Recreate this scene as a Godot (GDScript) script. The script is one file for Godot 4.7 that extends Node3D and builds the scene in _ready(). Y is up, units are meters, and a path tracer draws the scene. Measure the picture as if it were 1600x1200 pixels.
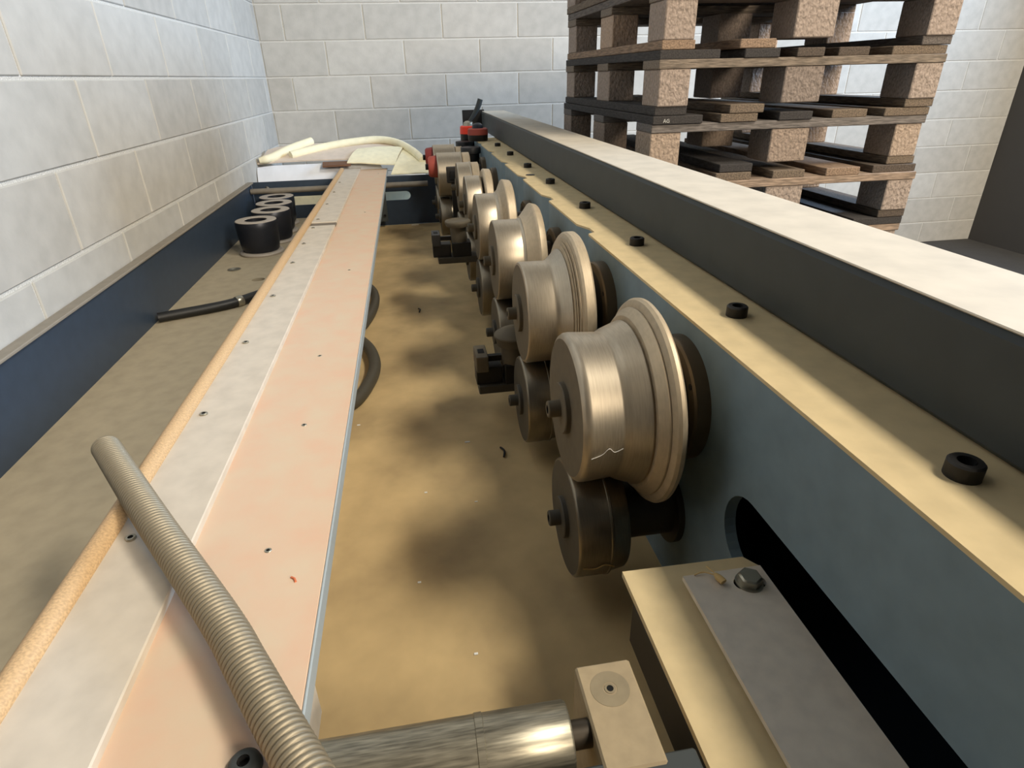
extends Node3D
# Coordinates: x to the right, y measured from the lens height (LENS), z away along the machine; v() and w() turn them into Godot's axes.
const LENS := 1.43
var rng := RandomNumberGenerator.new()
var used := {}
var M := {}

func v(x: float, y: float, z: float) -> Vector3: return Vector3(x, y + LENS, -z)

func numbered(called: String) -> String:
	if not used.has(called):
		used[called] = 0
		return called
	used[called] += 1
	return "%s_%03d" % [called, used[called]]

func tag(o: Node, label: String, category: String, group := "") -> void:
	o.set_meta("label", label)
	o.set_meta("category", category)
	if group != "": o.set_meta("group", group)

func thing(called: String, label: String, category: String, at: Vector3, group := "") -> Node3D:
	var o := Node3D.new()
	o.name = numbered(called)
	add_child(o)
	o.position = at
	tag(o, label, category, group)
	return o

# Commits a SurfaceTool whose points are scene coordinates as one named mesh under parent.
func obj(called: String, st: SurfaceTool, m: Material, parent: Node3D = self) -> MeshInstance3D:
	var o := MeshInstance3D.new()
	o.mesh = st.commit()
	o.material_override = null
	o.mesh.surface_set_material(0, m)
	o.name = numbered(called) if parent == self else called
	var shift := Vector3.ZERO
	var q: Node = parent
	while q != self and q is Node3D:
		shift += (q as Node3D).position
		q = q.get_parent()
	o.position = -shift
	parent.add_child(o, true)
	return o

func structure(called: String, st: SurfaceTool, m: Material) -> MeshInstance3D:
	var o := obj(called, st, m)
	o.set_meta("kind", "structure")
	return o

func mb() -> SurfaceTool:
	var st := SurfaceTool.new()
	st.begin(Mesh.PRIMITIVE_TRIANGLES)
	return st

func tri(st: SurfaceTool, a: Vector3, b: Vector3, c: Vector3, na: Vector3, nb: Vector3, nc: Vector3) -> void:
	if (b - a).cross(c - a).dot(na + nb + nc) > 0.0:
		st.set_normal(na); st.add_vertex(a)
		st.set_normal(nc); st.add_vertex(c)
		st.set_normal(nb); st.add_vertex(b)
	else:
		st.set_normal(na); st.add_vertex(a)
		st.set_normal(nb); st.add_vertex(b)
		st.set_normal(nc); st.add_vertex(c)

func quad(st: SurfaceTool, a: Vector3, b: Vector3, c: Vector3, d: Vector3, n: Vector3) -> void:
	tri(st, a, b, c, n, n, n)
	tri(st, a, c, d, n, n, n)

# A box with chamfered edges; x0..x1 etc. in scene coordinates.
func box(st: SurfaceTool, x0: float, x1: float, y0: float, y1: float, z0: float, z1: float, ch := 0.0, turn := Transform3D.IDENTITY) -> void:
	var c := v((x0 + x1) / 2, (y0 + y1) / 2, (z0 + z1) / 2)
	var h := Vector3(absf(x1 - x0), absf(y1 - y0), absf(z1 - z0)) / 2
	ch = minf(ch, minf(h.x, minf(h.y, h.z)) * 0.9)
	var pt := func(s: Vector3, ax: int) -> Vector3:
		var q := Vector3(s.x * (h.x - ch), s.y * (h.y - ch), s.z * (h.z - ch))
		q[ax] = s[ax] * h[ax]
		return turn * (c + q)
	for ax in 3:
		var u := (ax + 1) % 3
		var t := (ax + 2) % 3
		for sg in [-1.0, 1.0]:
			var n := Vector3.ZERO
			n[ax] = sg
			var k := []
			for e in [[-1, -1], [1, -1], [1, 1], [-1, 1]]:
				var s := Vector3.ZERO
				s[ax] = sg; s[u] = e[0]; s[t] = e[1]
				k.append(pt.call(s, ax))
			quad(st, k[0], k[1], k[2], k[3], turn.basis * n)
	if ch <= 0.0: return
	for ax in 3:
		var u := (ax + 1) % 3
		var t := (ax + 2) % 3
		for su in [-1.0, 1.0]:
			for sv in [-1.0, 1.0]:
				var n := Vector3.ZERO
				n[u] = su; n[t] = sv
				var s0 := n
				var s1 := n
				s0[ax] = -1.0; s1[ax] = 1.0
				quad(st, pt.call(s0, u), pt.call(s1, u), pt.call(s1, t), pt.call(s0, t), turn.basis * n.normalized())
	for sx in [-1.0, 1.0]:
		for sy in [-1.0, 1.0]:
			for sz in [-1.0, 1.0]:
				var s := Vector3(sx, sy, sz)
				var n := turn.basis * s.normalized()
				tri(st, pt.call(s, 0), pt.call(s, 1), pt.call(s, 2), n, n, n)

# Extrudes a polygon: axis 0 along x over (z, y), axis 1 along y over (x, z), axis 2 along z over (x, y).
func lift(axis: int, q: Vector2, t: float) -> Vector3:
	if axis == 0: return v(t, q.y, q.x)
	if axis == 1: return v(q.x, t, q.y)
	return v(q.x, q.y, t)

func prism(st: SurfaceTool, axis: int, a: float, b: float, poly: PackedVector2Array) -> void:
	var idx := Geometry2D.triangulate_polygon(poly)
	for e in [[a, -1.0], [b, 1.0]]:
		var n: Vector3 = lift(axis, Vector2.ZERO, e[0]) - lift(axis, Vector2.ZERO, (a + b) / 2)
		n = n.normalized()
		for i in range(0, idx.size(), 3):
			tri(st, lift(axis, poly[idx[i]], e[0]), lift(axis, poly[idx[i + 1]], e[0]), lift(axis, poly[idx[i + 2]], e[0]), n, n, n)
	var area := 0.0
	for i in poly.size():
		area += poly[i].cross(poly[(i + 1) % poly.size()])
	for i in poly.size():
		var p0 := poly[i]
		var p1 := poly[(i + 1) % poly.size()]
		var d := (p1 - p0).normalized()
		var o := Vector2(d.y, -d.x) * signf(area)
		var n := (lift(axis, o, a) - lift(axis, Vector2.ZERO, a)).normalized()
		quad(st, lift(axis, p0, a), lift(axis, p1, a), lift(axis, p1, b), lift(axis, p0, b), n)

# A plate u0..u1 by v0..v1 pierced by round-ended slots [ua, ub, vc, r] that do not overlap in u.
func plate(st: SurfaceTool, axis: int, a: float, b: float, u0: float, u1: float, v0: float, v1: float, slots := []) -> void:
	var u := u0
	for s in slots:
		var l: float = s[0] - 0.004
		var r: float = s[1] + 0.004
		if l > u: prism(st, axis, a, b, PackedVector2Array([Vector2(u, v0), Vector2(l, v0), Vector2(l, v1), Vector2(u, v1)]))
		for sg in [1.0, -1.0]:
			var far: float = v1 if sg > 0 else v0
			var p := PackedVector2Array([Vector2(l, far), Vector2(l, s[2])])
			for i in 9:
				var t := PI - i * PI / 16
				p.append(Vector2(s[0] + s[3] + cos(t) * s[3], s[2] + sg * sin(t) * s[3]))
			for i in 9:
				var t := PI / 2 - i * PI / 16
				p.append(Vector2(s[1] - s[3] + cos(t) * s[3], s[2] + sg * sin(t) * s[3]))
			p.append(Vector2(r, s[2])); p.append(Vector2(r, far))
			prism(st, axis, a, b, p)
		u = r
	if u < u1: prism(st, axis, a, b, PackedVector2Array([Vector2(u, v0), Vector2(u1, v0), Vector2(u1, v1), Vector2(u, v1)]))

# Turns a profile of (distance along, radius) round an axis that starts at o.
func lathe(st: SurfaceTool, prof: Array, o: Vector3, dir: Vector3, segs := 48, crease := 0.75) -> void:
	dir = dir.normalized()
	var e1 := dir.cross(Vector3.UP if absf(dir.y) < 0.9 else Vector3.RIGHT).normalized()
	var e2 := dir.cross(e1)
	var ns := []
	for i in prof.size() - 1:
		var d: Vector2 = prof[i + 1] - prof[i]
		ns.append(Vector2(-d.y, d.x).normalized() if d.length() > 0.0 else Vector2(0, 1))
	for i in prof.size() - 1:
		var n0: Vector2 = ns[i]
		var n1: Vector2 = ns[i]
		if i > 0 and ns[i - 1].dot(ns[i]) > crease: n0 = (ns[i - 1] + ns[i]).normalized()
		if i < ns.size() - 1 and ns[i + 1].dot(ns[i]) > crease: n1 = (ns[i + 1] + ns[i]).normalized()
		var p0: Vector2 = prof[i]
		var p1: Vector2 = prof[i + 1]
		for k in segs:
			var ra := e1 * cos(TAU * k / segs) + e2 * sin(TAU * k / segs)
			var rb := e1 * cos(TAU * (k + 1) / segs) + e2 * sin(TAU * (k + 1) / segs)
			var a0 := o + dir * p0.x + ra * p0.y
			var b0 := o + dir * p0.x + rb * p0.y
			var a1 := o + dir * p1.x + ra * p1.y
			var b1 := o + dir * p1.x + rb * p1.y
			var na0 := dir * n0.x + ra * n0.y
			var nb0 := dir * n0.x + rb * n0.y
			var na1 := dir * n1.x + ra * n1.y
			var nb1 := dir * n1.x + rb * n1.y
			if p0.y > 1e-6: tri(st, a0, b0, b1, na0, nb0, nb1)
			if p1.y > 1e-6: tri(st, a0, b1, a1, na0, nb1, na1)

# A round tube along points; rad may vary with a Callable of distance.
func tube(st: SurfaceTool, pts: Array, rad: Callable, segs := 14) -> void:
	var dist := [0.0]
	for i in range(1, pts.size()): dist.append(dist[i - 1] + pts[i].distance_to(pts[i - 1]))
	var up := Vector3.UP
	var ring0 := []
	var nor0 := []
	for i in pts.size():
		var t: Vector3 = (pts[mini(i + 1, pts.size() - 1)] - pts[maxi(i - 1, 0)]).normalized()
		var e1 := t.cross(up).normalized() if absf(t.dot(up)) < 0.98 else t.cross(Vector3.RIGHT).normalized()
		var e2 := t.cross(e1)
		var r: float = rad.call(dist[i])
		var slope: float = (rad.call(dist[i] + 0.0004) - rad.call(dist[i] - 0.0004)) / 0.0008
		var ring := []
		var nor := []
		for k in segs:
			var d := e1 * cos(TAU * k / segs) + e2 * sin(TAU * k / segs)
			ring.append(pts[i] + d * r)
			nor.append((d - t * slope).normalized())
		if i > 0:
			for k in segs:
				var j := (k + 1) % segs
				tri(st, ring0[k], ring0[j], ring[j], nor0[k], nor0[j], nor[j])
				tri(st, ring0[k], ring[j], ring[k], nor0[k], nor[j], nor[k])
		if i == 0 or i == pts.size() - 1:
			var n := t if i > 0 else -t
			for k in segs: tri(st, pts[i], ring[k], ring[(k + 1) % segs], n, n, n)
		ring0 = ring
		nor0 = nor

func spline(ctrl: Array, steps: int) -> Array:
	var c := Curve3D.new()
	c.bake_interval = 0.002
	for i in ctrl.size():
		var t: Vector3 = (ctrl[mini(i + 1, ctrl.size() - 1)] - ctrl[maxi(i - 1, 0)]) / 6.0
		c.add_point(ctrl[i], -t, t)
	var out := []
	for i in steps + 1: out.append(c.sample_baked(c.get_baked_length() * i / steps, true))
	return out

# A thin sheet over a grid of points (rows of equal length), thick downwards.
func sheet(st: SurfaceTool, rows: Array, thick: float) -> void:
	var nr: int = rows.size()
	var nc: int = rows[0].size()
	var dn := Vector3(0, -thick, 0)
	var nrm := func(i: int, j: int) -> Vector3:
		var a: Vector3 = rows[mini(i + 1, nr - 1)][j] - rows[maxi(i - 1, 0)][j]
		var b: Vector3 = rows[i][mini(j + 1, nc - 1)] - rows[i][maxi(j - 1, 0)]
		var n := a.cross(b).normalized()
		return n if n.y > 0 else -n
	for i in nr - 1:
		for j in nc - 1:
			for lay in 2:
				var o := dn * lay
				var s := 1.0 - 2.0 * lay
				var a: Vector3 = rows[i][j]
				var b: Vector3 = rows[i][j + 1]
				var c: Vector3 = rows[i + 1][j + 1]
				var d: Vector3 = rows[i + 1][j]
				tri(st, a + o, b + o, c + o, nrm.call(i, j) * s, nrm.call(i, j + 1) * s, nrm.call(i + 1, j + 1) * s)
				tri(st, a + o, c + o, d + o, nrm.call(i, j) * s, nrm.call(i + 1, j + 1) * s, nrm.call(i + 1, j) * s)
	var rim := []
	for j in nc: rim.append(rows[0][j])
	for i in range(1, nr): rim.append(rows[i][nc - 1])
	for j in range(nc - 2, -1, -1): rim.append(rows[nr - 1][j])
	for i in range(nr - 2, 0, -1): rim.append(rows[i][0])
	var mid := Vector3.ZERO
	for q in rim: mid += q / rim.size()
	for i in rim.size():
		var a: Vector3 = rim[i]
		var b: Vector3 = rim[(i + 1) % rim.size()]
		if a.distance_to(b) < 1e-6: continue
		var n := (b - a).cross(Vector3.UP).normalized()
		if n.dot((a + b) / 2 - mid) < 0: n = -n
		quad(st, a, b, b + dn, a + dn, n)

# Points between two or more edge curves: each edge is an Array of Vector3 of equal length.
func loft(a: Array, b: Array, n: int, bulge := 0.0) -> Array:
	var out := []
	for i in n + 1:
		var t := float(i) / n
		var row := []
		for j in a.size(): row.append(a[j].lerp(b[j], t) + Vector3(0, bulge * 4 * t * (1 - t), 0))
		out.append(row)
	return out

func noise_tex(freq: float, lo: Color, hi: Color, seed_: int, kind := FastNoiseLite.TYPE_SIMPLEX_SMOOTH, octaves := 4, mid := 0.5) -> NoiseTexture2D:
	var n := FastNoiseLite.new()
	n.seed = seed_
	n.noise_type = kind
	n.frequency = freq
	n.fractal_octaves = octaves
	var t := NoiseTexture2D.new()
	t.width = 512; t.height = 512
	t.seamless = true
	t.noise = n
	var g := Gradient.new()
	g.offsets = PackedFloat32Array([0.0, mid, 1.0])
	g.colors = PackedColorArray([lo, lo.lerp(hi, 0.55), hi])
	t.color_ramp = g
	return t

func bump_tex(freq: float, seed_: int, strength: float) -> NoiseTexture2D:
	var n := FastNoiseLite.new()
	n.seed = seed_
	n.frequency = freq
	n.fractal_octaves = 4
	var t := NoiseTexture2D.new()
	t.width = 512; t.height = 512
	t.seamless = true
	t.as_normal_map = true
	t.bump_strength = strength
	t.noise = n
	return t

func mat(col: Color, rough: float, metal := 0.0, tex: Texture2D = null, scale := Vector3(2, 2, 2), nrm: Texture2D = null, depth := 0.5) -> StandardMaterial3D:
	var m := StandardMaterial3D.new()
	m.albedo_color = col
	m.roughness = rough
	m.metallic = metal
	if tex or nrm:
		m.uv1_triplanar = true
		m.uv1_world_triplanar = true
		m.uv1_scale = scale
	if tex: m.albedo_texture = tex
	if nrm:
		m.normal_enabled = true
		m.normal_texture = nrm
		m.normal_scale = depth
	return m

func materials() -> void:
	var g := func(x: float) -> Color: return Color(x, x, x)
	var mottle := noise_tex(0.012, g.call(0.92), g.call(1.0), 11)
	var speck := noise_tex(0.09, g.call(0.74), g.call(1.0), 12, FastNoiseLite.TYPE_SIMPLEX_SMOOTH, 3)
	var grain := noise_tex(0.03, g.call(0.55), g.call(1.0), 13, FastNoiseLite.TYPE_SIMPLEX_SMOOTH, 5)
	var pan := noise_tex(0.008, Color(0.80, 0.78, 0.74), Color(1, 0.98, 0.93), 14, FastNoiseLite.TYPE_SIMPLEX_SMOOTH, 5)
	var pink := noise_tex(0.010, Color(1.0, 0.92, 0.87), Color(0.98, 0.98, 0.94), 15, FastNoiseLite.TYPE_SIMPLEX_SMOOTH, 5)
	var brush := noise_tex(0.05, g.call(0.86), g.call(1.0), 16, FastNoiseLite.TYPE_SIMPLEX_SMOOTH, 3)
	var fine := bump_tex(0.12, 21, 2.0)
	var coarse := bump_tex(0.05, 22, 5.0)
	M.block = []
	for c in [Color(0.70, 0.69, 0.66), Color(0.73, 0.72, 0.69), Color(0.68, 0.665, 0.63), Color(0.715, 0.70, 0.665)]:
		M.block.append(mat(c.lightened(0.15), 0.9, 0.0, mottle, Vector3(1.5, 1.5, 1.5), fine, 0.12))
	M.mortar = mat(Color(0.90, 0.89, 0.86), 0.95, 0.0, speck, Vector3(4, 4, 4))
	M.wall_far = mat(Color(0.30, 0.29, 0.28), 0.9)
	M.concrete = mat(Color(0.30, 0.29, 0.28), 0.85, 0.0, mottle, Vector3(0.7, 0.7, 0.7), fine, 0.3)
	M.ceiling = mat(Color(0.32, 0.32, 0.32), 0.9)
	M.dust_tan = mat(Color(0.87, 0.78, 0.60), 0.85, 0.0, mottle, Vector3(3, 3, 3))
	M.dust_pale = mat(Color(0.78, 0.74, 0.67), 0.8, 0.0, mottle, Vector3(2, 2, 2))
	M.pan = mat(Color(0.85, 0.75, 0.57), 0.72, 0.0, pan, Vector3(1.2, 1.2, 1.2))
	M.tray = mat(Color(0.70, 0.65, 0.55), 0.8, 0.0, mottle, Vector3(2.5, 2.5, 2.5))
	M.blue_paint = mat(Color(0.48, 0.56, 0.60), 0.55, 0.0, mottle, Vector3(3, 3, 3))
	M.navy = mat(Color(0.20, 0.25, 0.31), 0.45, 0.0, mottle, Vector3(3, 3, 3))
	M.charcoal = mat(Color(0.23, 0.25, 0.25), 0.6, 0.0, mottle, Vector3(2, 2, 2))
	M.edge_blue = mat(Color(0.62, 0.66, 0.68), 0.5)
	M.pink_dust = mat(Color(0.82, 0.745, 0.675), 0.82, 0.0, pink, Vector3(2.2, 2.2, 2.2))
	M.block_dust = mat(Color(0.66, 0.59, 0.47), 0.75, 0.0, mottle, Vector3(8, 8, 8))
	M.worn = mat(Color(0.60, 0.545, 0.44), 0.55, 0.2, mottle, Vector3(8, 8, 8))
	M.ledge = mat(Color(0.56, 0.53, 0.48), 0.7, 0.0, mottle, Vector3(3, 3, 3))
	M.bar = mat(Color(0.52, 0.49, 0.44), 0.6, 0.3, mottle, Vector3(3, 3, 3))
	M.plate_sheen = mat(Color(0.92, 0.87, 0.80), 0.42, 0.15, mottle, Vector3(5, 5, 5))
	M.grey_dust = mat(Color(0.80, 0.76, 0.70), 0.7, 0.0, mottle, Vector3(3, 3, 3))
	M.rod = mat(Color(0.86, 0.72, 0.54), 0.6, 0.0, speck, Vector3(6, 6, 6))
	M.seam = mat(Color(0.45, 0.41, 0.36), 0.8)
	M.steel = mat(Color(0.74, 0.69, 0.61), 0.40, 0.8, brush, Vector3(14, 1.2, 1.2))
	M.steel_dusty = mat(Color(0.78, 0.71, 0.60), 0.5, 0.4, brush, Vector3(10, 2, 2))
	M.steel_oily = mat(Color(0.56, 0.52, 0.45), 0.33, 0.85, brush, Vector3(14, 1.2, 1.2))
	M.steel_face_dark = mat(Color(0.33, 0.31, 0.27), 0.6, 0.3, mottle, Vector3(6, 6, 6))
	M.steel_scuffed = mat(Color(0.72, 0.69, 0.61), 0.36, 0.75, grain, Vector3(1.6, 22, 22))
	M.steel_face = mat(Color(0.43, 0.39, 0.32), 0.7, 0.3, mottle, Vector3(6, 6, 6))
	M.steel_dark = mat(Color(0.30, 0.27, 0.23), 0.45, 0.7, mottle, Vector3(6, 6, 6))
	M.iron = mat(Color(0.16, 0.15, 0.14), 0.55, 0.3, mottle, Vector3(6, 6, 6))
	M.bronze = mat(Color(0.42, 0.37, 0.30), 0.45, 0.6, mottle, Vector3(5, 5, 5))
	M.black = mat(Color(0.05, 0.05, 0.055), 0.5)
	M.hole = mat(Color(0.02, 0.02, 0.02), 0.9)
	M.black_steel = mat(Color(0.17, 0.18, 0.21), 0.38, 0.5, mottle, Vector3(6, 6, 6))
	M.bush_top = mat(Color(0.76, 0.72, 0.67), 0.55, 0.2, speck, Vector3(6, 6, 6))
	M.rubber = mat(Color(0.30, 0.28, 0.23), 0.6, 0.0, mottle, Vector3(6, 6, 6))
	M.black_rubber = mat(Color(0.10, 0.10, 0.10), 0.5)
	M.zinc = mat(Color(0.66, 0.64, 0.58), 0.35, 0.85)
	M.conduit = mat(Color(0.56, 0.52, 0.44), 0.5, 0.5)
	M.red = mat(Color(0.50, 0.15, 0.12), 0.5)
	M.red_dusty = mat(Color(0.60, 0.27, 0.22), 0.7)
	M.fleck = mat(Color(0.80, 0.45, 0.30), 0.7)
	M.orange = mat(Color(0.92, 0.22, 0.10), 0.45)
	M.foam = mat(Color(0.98, 0.95, 0.82), 0.8, 0.0, mottle, Vector3(3, 3, 3))
	M.board = mat(Color(0.86, 0.80, 0.74), 0.6, 0.0, mottle, Vector3(2, 2, 2))
	M.laminate = mat(Color(0.90, 0.91, 0.93), 0.22, 0.0, mottle, Vector3(1, 1, 1))
	M.cardboard = mat(Color(0.50, 0.36, 0.27), 0.85, 0.0, speck, Vector3(5, 5, 5))
	M.white = mat(Color(0.92, 0.91, 0.88), 0.7)
	M.straw = mat(Color(0.86, 0.72, 0.48), 0.8)
	M.wood_long = []
	M.wood_cross = []
	M.wood_end = []
	for c in [Color(0.53, 0.46, 0.385), Color(0.40, 0.345, 0.295), Color(0.67, 0.56, 0.46), Color(0.47, 0.43, 0.40), Color(0.27, 0.25, 0.24)]:
		M.wood_long.append(mat(c, 0.85, 0.0, grain, Vector3(9, 9, 0.9), coarse, 0.5))
		M.wood_cross.append(mat(c.lightened(0.12), 0.85, 0.0, grain, Vector3(0.9, 9, 9), coarse, 0.5))
		M.wood_end.append(mat(c.lerp(Color(0.90, 0.80, 0.72), 0.48), 0.9, 0.0, speck, Vector3(2.2, 1.6, 2.2), coarse, 0.9))

# ---------------------------------------------------------------- room
func room() -> void:
	var st := mb()
	box(st, -4.2, 5.2, -1.6, -LENS, -4.4, 5.1)
	structure("floor", st, M.concrete)
	st = mb()
	box(st, -4.2, 5.2, 3.6, 3.8, -4.4, 5.1)
	structure("ceiling", st, M.ceiling)
	st = mb()
	box(st, -4.2, 5.2, -LENS, 3.6, 4.784, 5.1)
	var back := structure("wall_back", st, M.mortar)
	# the left wall is a partition that ends beside the lens, where the hall widens
	st = mb()
	box(st, -1.2, -0.905, -LENS, 3.6, 0.35, 4.784)
	var left := structure("wall_left", st, M.mortar)
	st = mb()
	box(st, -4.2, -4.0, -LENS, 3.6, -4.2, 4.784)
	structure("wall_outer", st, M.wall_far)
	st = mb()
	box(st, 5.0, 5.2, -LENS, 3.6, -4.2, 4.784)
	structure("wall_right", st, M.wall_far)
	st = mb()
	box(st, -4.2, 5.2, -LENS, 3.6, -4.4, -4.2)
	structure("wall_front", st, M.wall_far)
	# courses of concrete blocks, each block proud of the mortar
	var top := 0.4437
	for k in range(-2, 9):
		var y1 := top - k * 0.212 - 0.0045
		var y0 := y1 - 0.203
		if y0 < -LENS: y0 = -LENS
		var x := -0.737 + (0.0 if posmod(k, 2) == 0 else 0.25) - 1.0438 - 0.0045 * 0
		while x < 4.9:
			var a := maxf(x + 0.004, -0.897)
			var b := minf(x + 0.5219 - 0.004, 4.995)
			if b - a > 0.02:
				st = mb()
				box(st, a, b, y0, y1, 4.78 - rng.randf_range(0.0, 0.001), 4.80, 0.003)
				obj("block", st, M.block[rng.randi() % 4], back)
			x += 0.5219
		var z := 4.784 - (0.12 if posmod(k, 2) == 0 else 0.38)
		var hi := 4.776
		while hi > 0.36:
			var lo := z
			st = mb()
			box(st, -0.92, -0.9005 + rng.randf_range(0.0, 0.001), y0, y1, maxf(lo + 0.004, 0.352), hi, 0.003)
			obj("block", st, M.block[rng.randi() % 4], left)
			hi = lo - 0.004
			z -= 0.5219

func lamp(called: String, label: String, at: Vector3, size: Vector2, turn: Basis, col: Color, energy: float, glow: float, category: String) -> void:
	var o := thing(called, label, category, at)
	o.basis = turn
	var sm := StandardMaterial3D.new()
	sm.albedo_color = Color(0.9, 0.9, 0.9)
	sm.emission_enabled = true
	sm.emission = col
	sm.emission_energy_multiplier = glow
	var frame := MeshInstance3D.new()
	frame.name = "frame"
	var fm := BoxMesh.new()
	fm.size = Vector3(size.x + 0.06, size.y + 0.06, 0.08)
	fm.material = M.white
	frame.mesh = fm
	frame.position = Vector3(0, 0, 0.05)
	o.add_child(frame, true)
	var face := MeshInstance3D.new()
	face.name = "diffuser"
	var bm := BoxMesh.new()
	bm.size = Vector3(size.x, size.y, 0.01)
	bm.material = sm
	face.mesh = bm
	face.position = Vector3(0, 0, 0.0)
	o.add_child(face, true)
	var l := AreaLight3D.new()
	l.name = "light"
	l.area_size = size
	l.area_normalize_energy = true
	l.light_color = col
	l.light_energy = energy
	l.area_range = 14.0
	l.area_attenuation = 2.0
	l.shadow_enabled = true
	l.position = Vector3(0, 0, -0.02)
	o.add_child(l, true)

# ---------------------------------------------------------------- machine
func socket_screw(called: String, parent: Node3D, at: Vector3, dir: Vector3, r: float, h: float, m: Material) -> void:
	var st := mb()
	var c := r * 0.12
	lathe(st, [Vector2(0, r), Vector2(h - c, r), Vector2(h, r - c), Vector2(h, r * 0.52)], at, dir, 24)
	var s := obj(called, st, m, parent)
	st = mb()
	lathe(st, [Vector2(h, r * 0.53), Vector2(h * 0.45, r * 0.5), Vector2(h * 0.45, 0)], at, dir, 6, 2.0)
	obj("hex_socket", st, M.hole, s)

func notched(x_face: float, x_back: float, z0: float, z1: float) -> PackedVector2Array:
	var p := PackedVector2Array([Vector2(x_back, z0), Vector2(x_face, z0)])
	for k in 6:
		var z := 1.268 + 0.4 * k
		if z + 0.1 > z1: break
		if z < z0: continue
		p.append(Vector2(x_face, z)); p.append(Vector2(x_face + 0.017, z + 0.012))
		p.append(Vector2(x_face + 0.017, z + 0.05)); p.append(Vector2(x_face, z + 0.10))
	p.append(Vector2(x_face, z1)); p.append(Vector2(x_back, z1))
	return p

func machine() -> void:
	# trough bed: pan, side wall with its ledge, pierced end plate
	var bed := thing("machine_bed", "long dusty machine trough with dark blue end plate and khaki pan floor", "machine bed", v(0, -LENS, 1.8))
	var st := mb()
	box(st, -0.895, 0.372, -0.80, -0.77, -0.3, 3.652, 0.002)
	obj("pan_floor", st, M.pan, bed)
	st = mb()
	box(st, -0.895, -0.872, -0.77, -0.504, -0.3, 3.65, 0.002)
	obj("side_wall", st, M.navy, bed)
	st = mb()
	box(st, -0.895, -0.862, -0.504, -0.496, -0.3, 3.662, 0.002)
	obj("ledge", st, M.ledge, bed)
	st = mb()
	plate(st, 2, 3.652, 3.662, -0.872, 0.372, -0.77, -0.497, [[-0.806, -0.782, -0.532, 0.012], [-0.72, -0.010, -0.606, 0.0245]])
	obj("end_plate", st, M.navy, bed)
	st = mb()
	lathe(st, [Vector2(0, 0), Vector2(0, 0.015), Vector2(0.96, 0.015), Vector2(0.96, 0)], v(-0.868, -0.536, 3.59), Vector3.RIGHT, 20)
	obj("cross_bar", st, M.bar, bed)
	st = mb()
	plate(st, 1, -0.712, -0.700, -0.872, -0.36, -0.3, 3.64, [[-0.66, -0.61, 2.20 + 0.25, 0.022], [-0.60, -0.50, 2.43, 0.024]])
	obj("tray_plate", st, M.tray, bed)
	st = mb()
	box(st, -0.372, -0.36, -0.77, -0.712, -0.3, 3.64)
	obj("tray_lip", st, M.tray, bed)
	for z in [0.1, 1.0, 1.9, 2.8, 3.5]:
		st = mb()
		box(st, -0.86, 0.36, -LENS, -0.80, z, z + 0.08)
		obj("stand", st, M.navy, bed)

	# mounting rail with face, top, stripes of screws, slot and grooves
	var rail := thing("mounting_rail", "long blue grey side frame with dusty tan top that carries the steel rollers", "machine frame", v(0.5, -LENS, 1.5))
	st = mb()
	plate(st, 0, 0.370, 0.386, -0.3, 0.62, -0.80, -0.3145, [[0.10, 0.580, -0.5215, 0.0535]])
	prism(st, 1, -0.80, -0.3145, notched(0.370, 0.40, 0.62, 3.62))
	obj("side_face", st, M.blue_paint, rail)
	st = mb()
	prism(st, 1, -0.3145, -0.310, notched(0.3695, 0.66, -0.3, 3.62))
	obj("top_plate", st, M.dust_tan, rail)
	st = mb()
	box(st, 0.64, 0.66, -LENS, -0.3145, -0.3, 3.62)
	obj("outer_face", st, M.blue_paint, rail)
	st = mb()
	box(st, 0.372, 0.64, -0.82, -0.80, -0.3, 3.62)
	obj("bottom_plate", st, M.navy, rail)
	for k in range(-1, 7):
		socket_screw("rail_screw", rail, v(0.437, -0.310, 0.742 + 0.4 * k + (0.01 if k % 2 else 0.0)), Vector3.UP, 0.0145, 0.015, M.iron)
	st = mb()
	lathe(st, [Vector2(0.0, 0.016), Vector2(0.0015, 0.016), Vector2(0.0015, 0.010), Vector2(0.0004, 0.0)], v(0.41, -0.310, 2.15), Vector3.UP, 16)
	obj("plugged_hole", st, M.iron, rail)

	# rectangular cover beam lying on the rail
	var beam := thing("cover_beam", "long dark grey rectangular beam with pale dusty top running towards the back wall", "beam", v(0.555, -0.31, 2.0))
	st = mb()
	box(st, 0.481, 0.630, -0.309, -0.2005, -0.5, 4.16, 0.007)
	obj("body", st, M.charcoal, beam)
	st = mb()
	box(st, 0.4845, 0.6265, -0.2012, -0.1985, -0.5, 4.157, 0.002)
	obj("dusty_top", st, M.dust_pale, beam)
	st = mb()
	box(st, 0.36, 0.50, -0.312, -0.19, 4.165, 4.18, 0.002)
	obj("end_flange", st, M.iron, beam)

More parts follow.
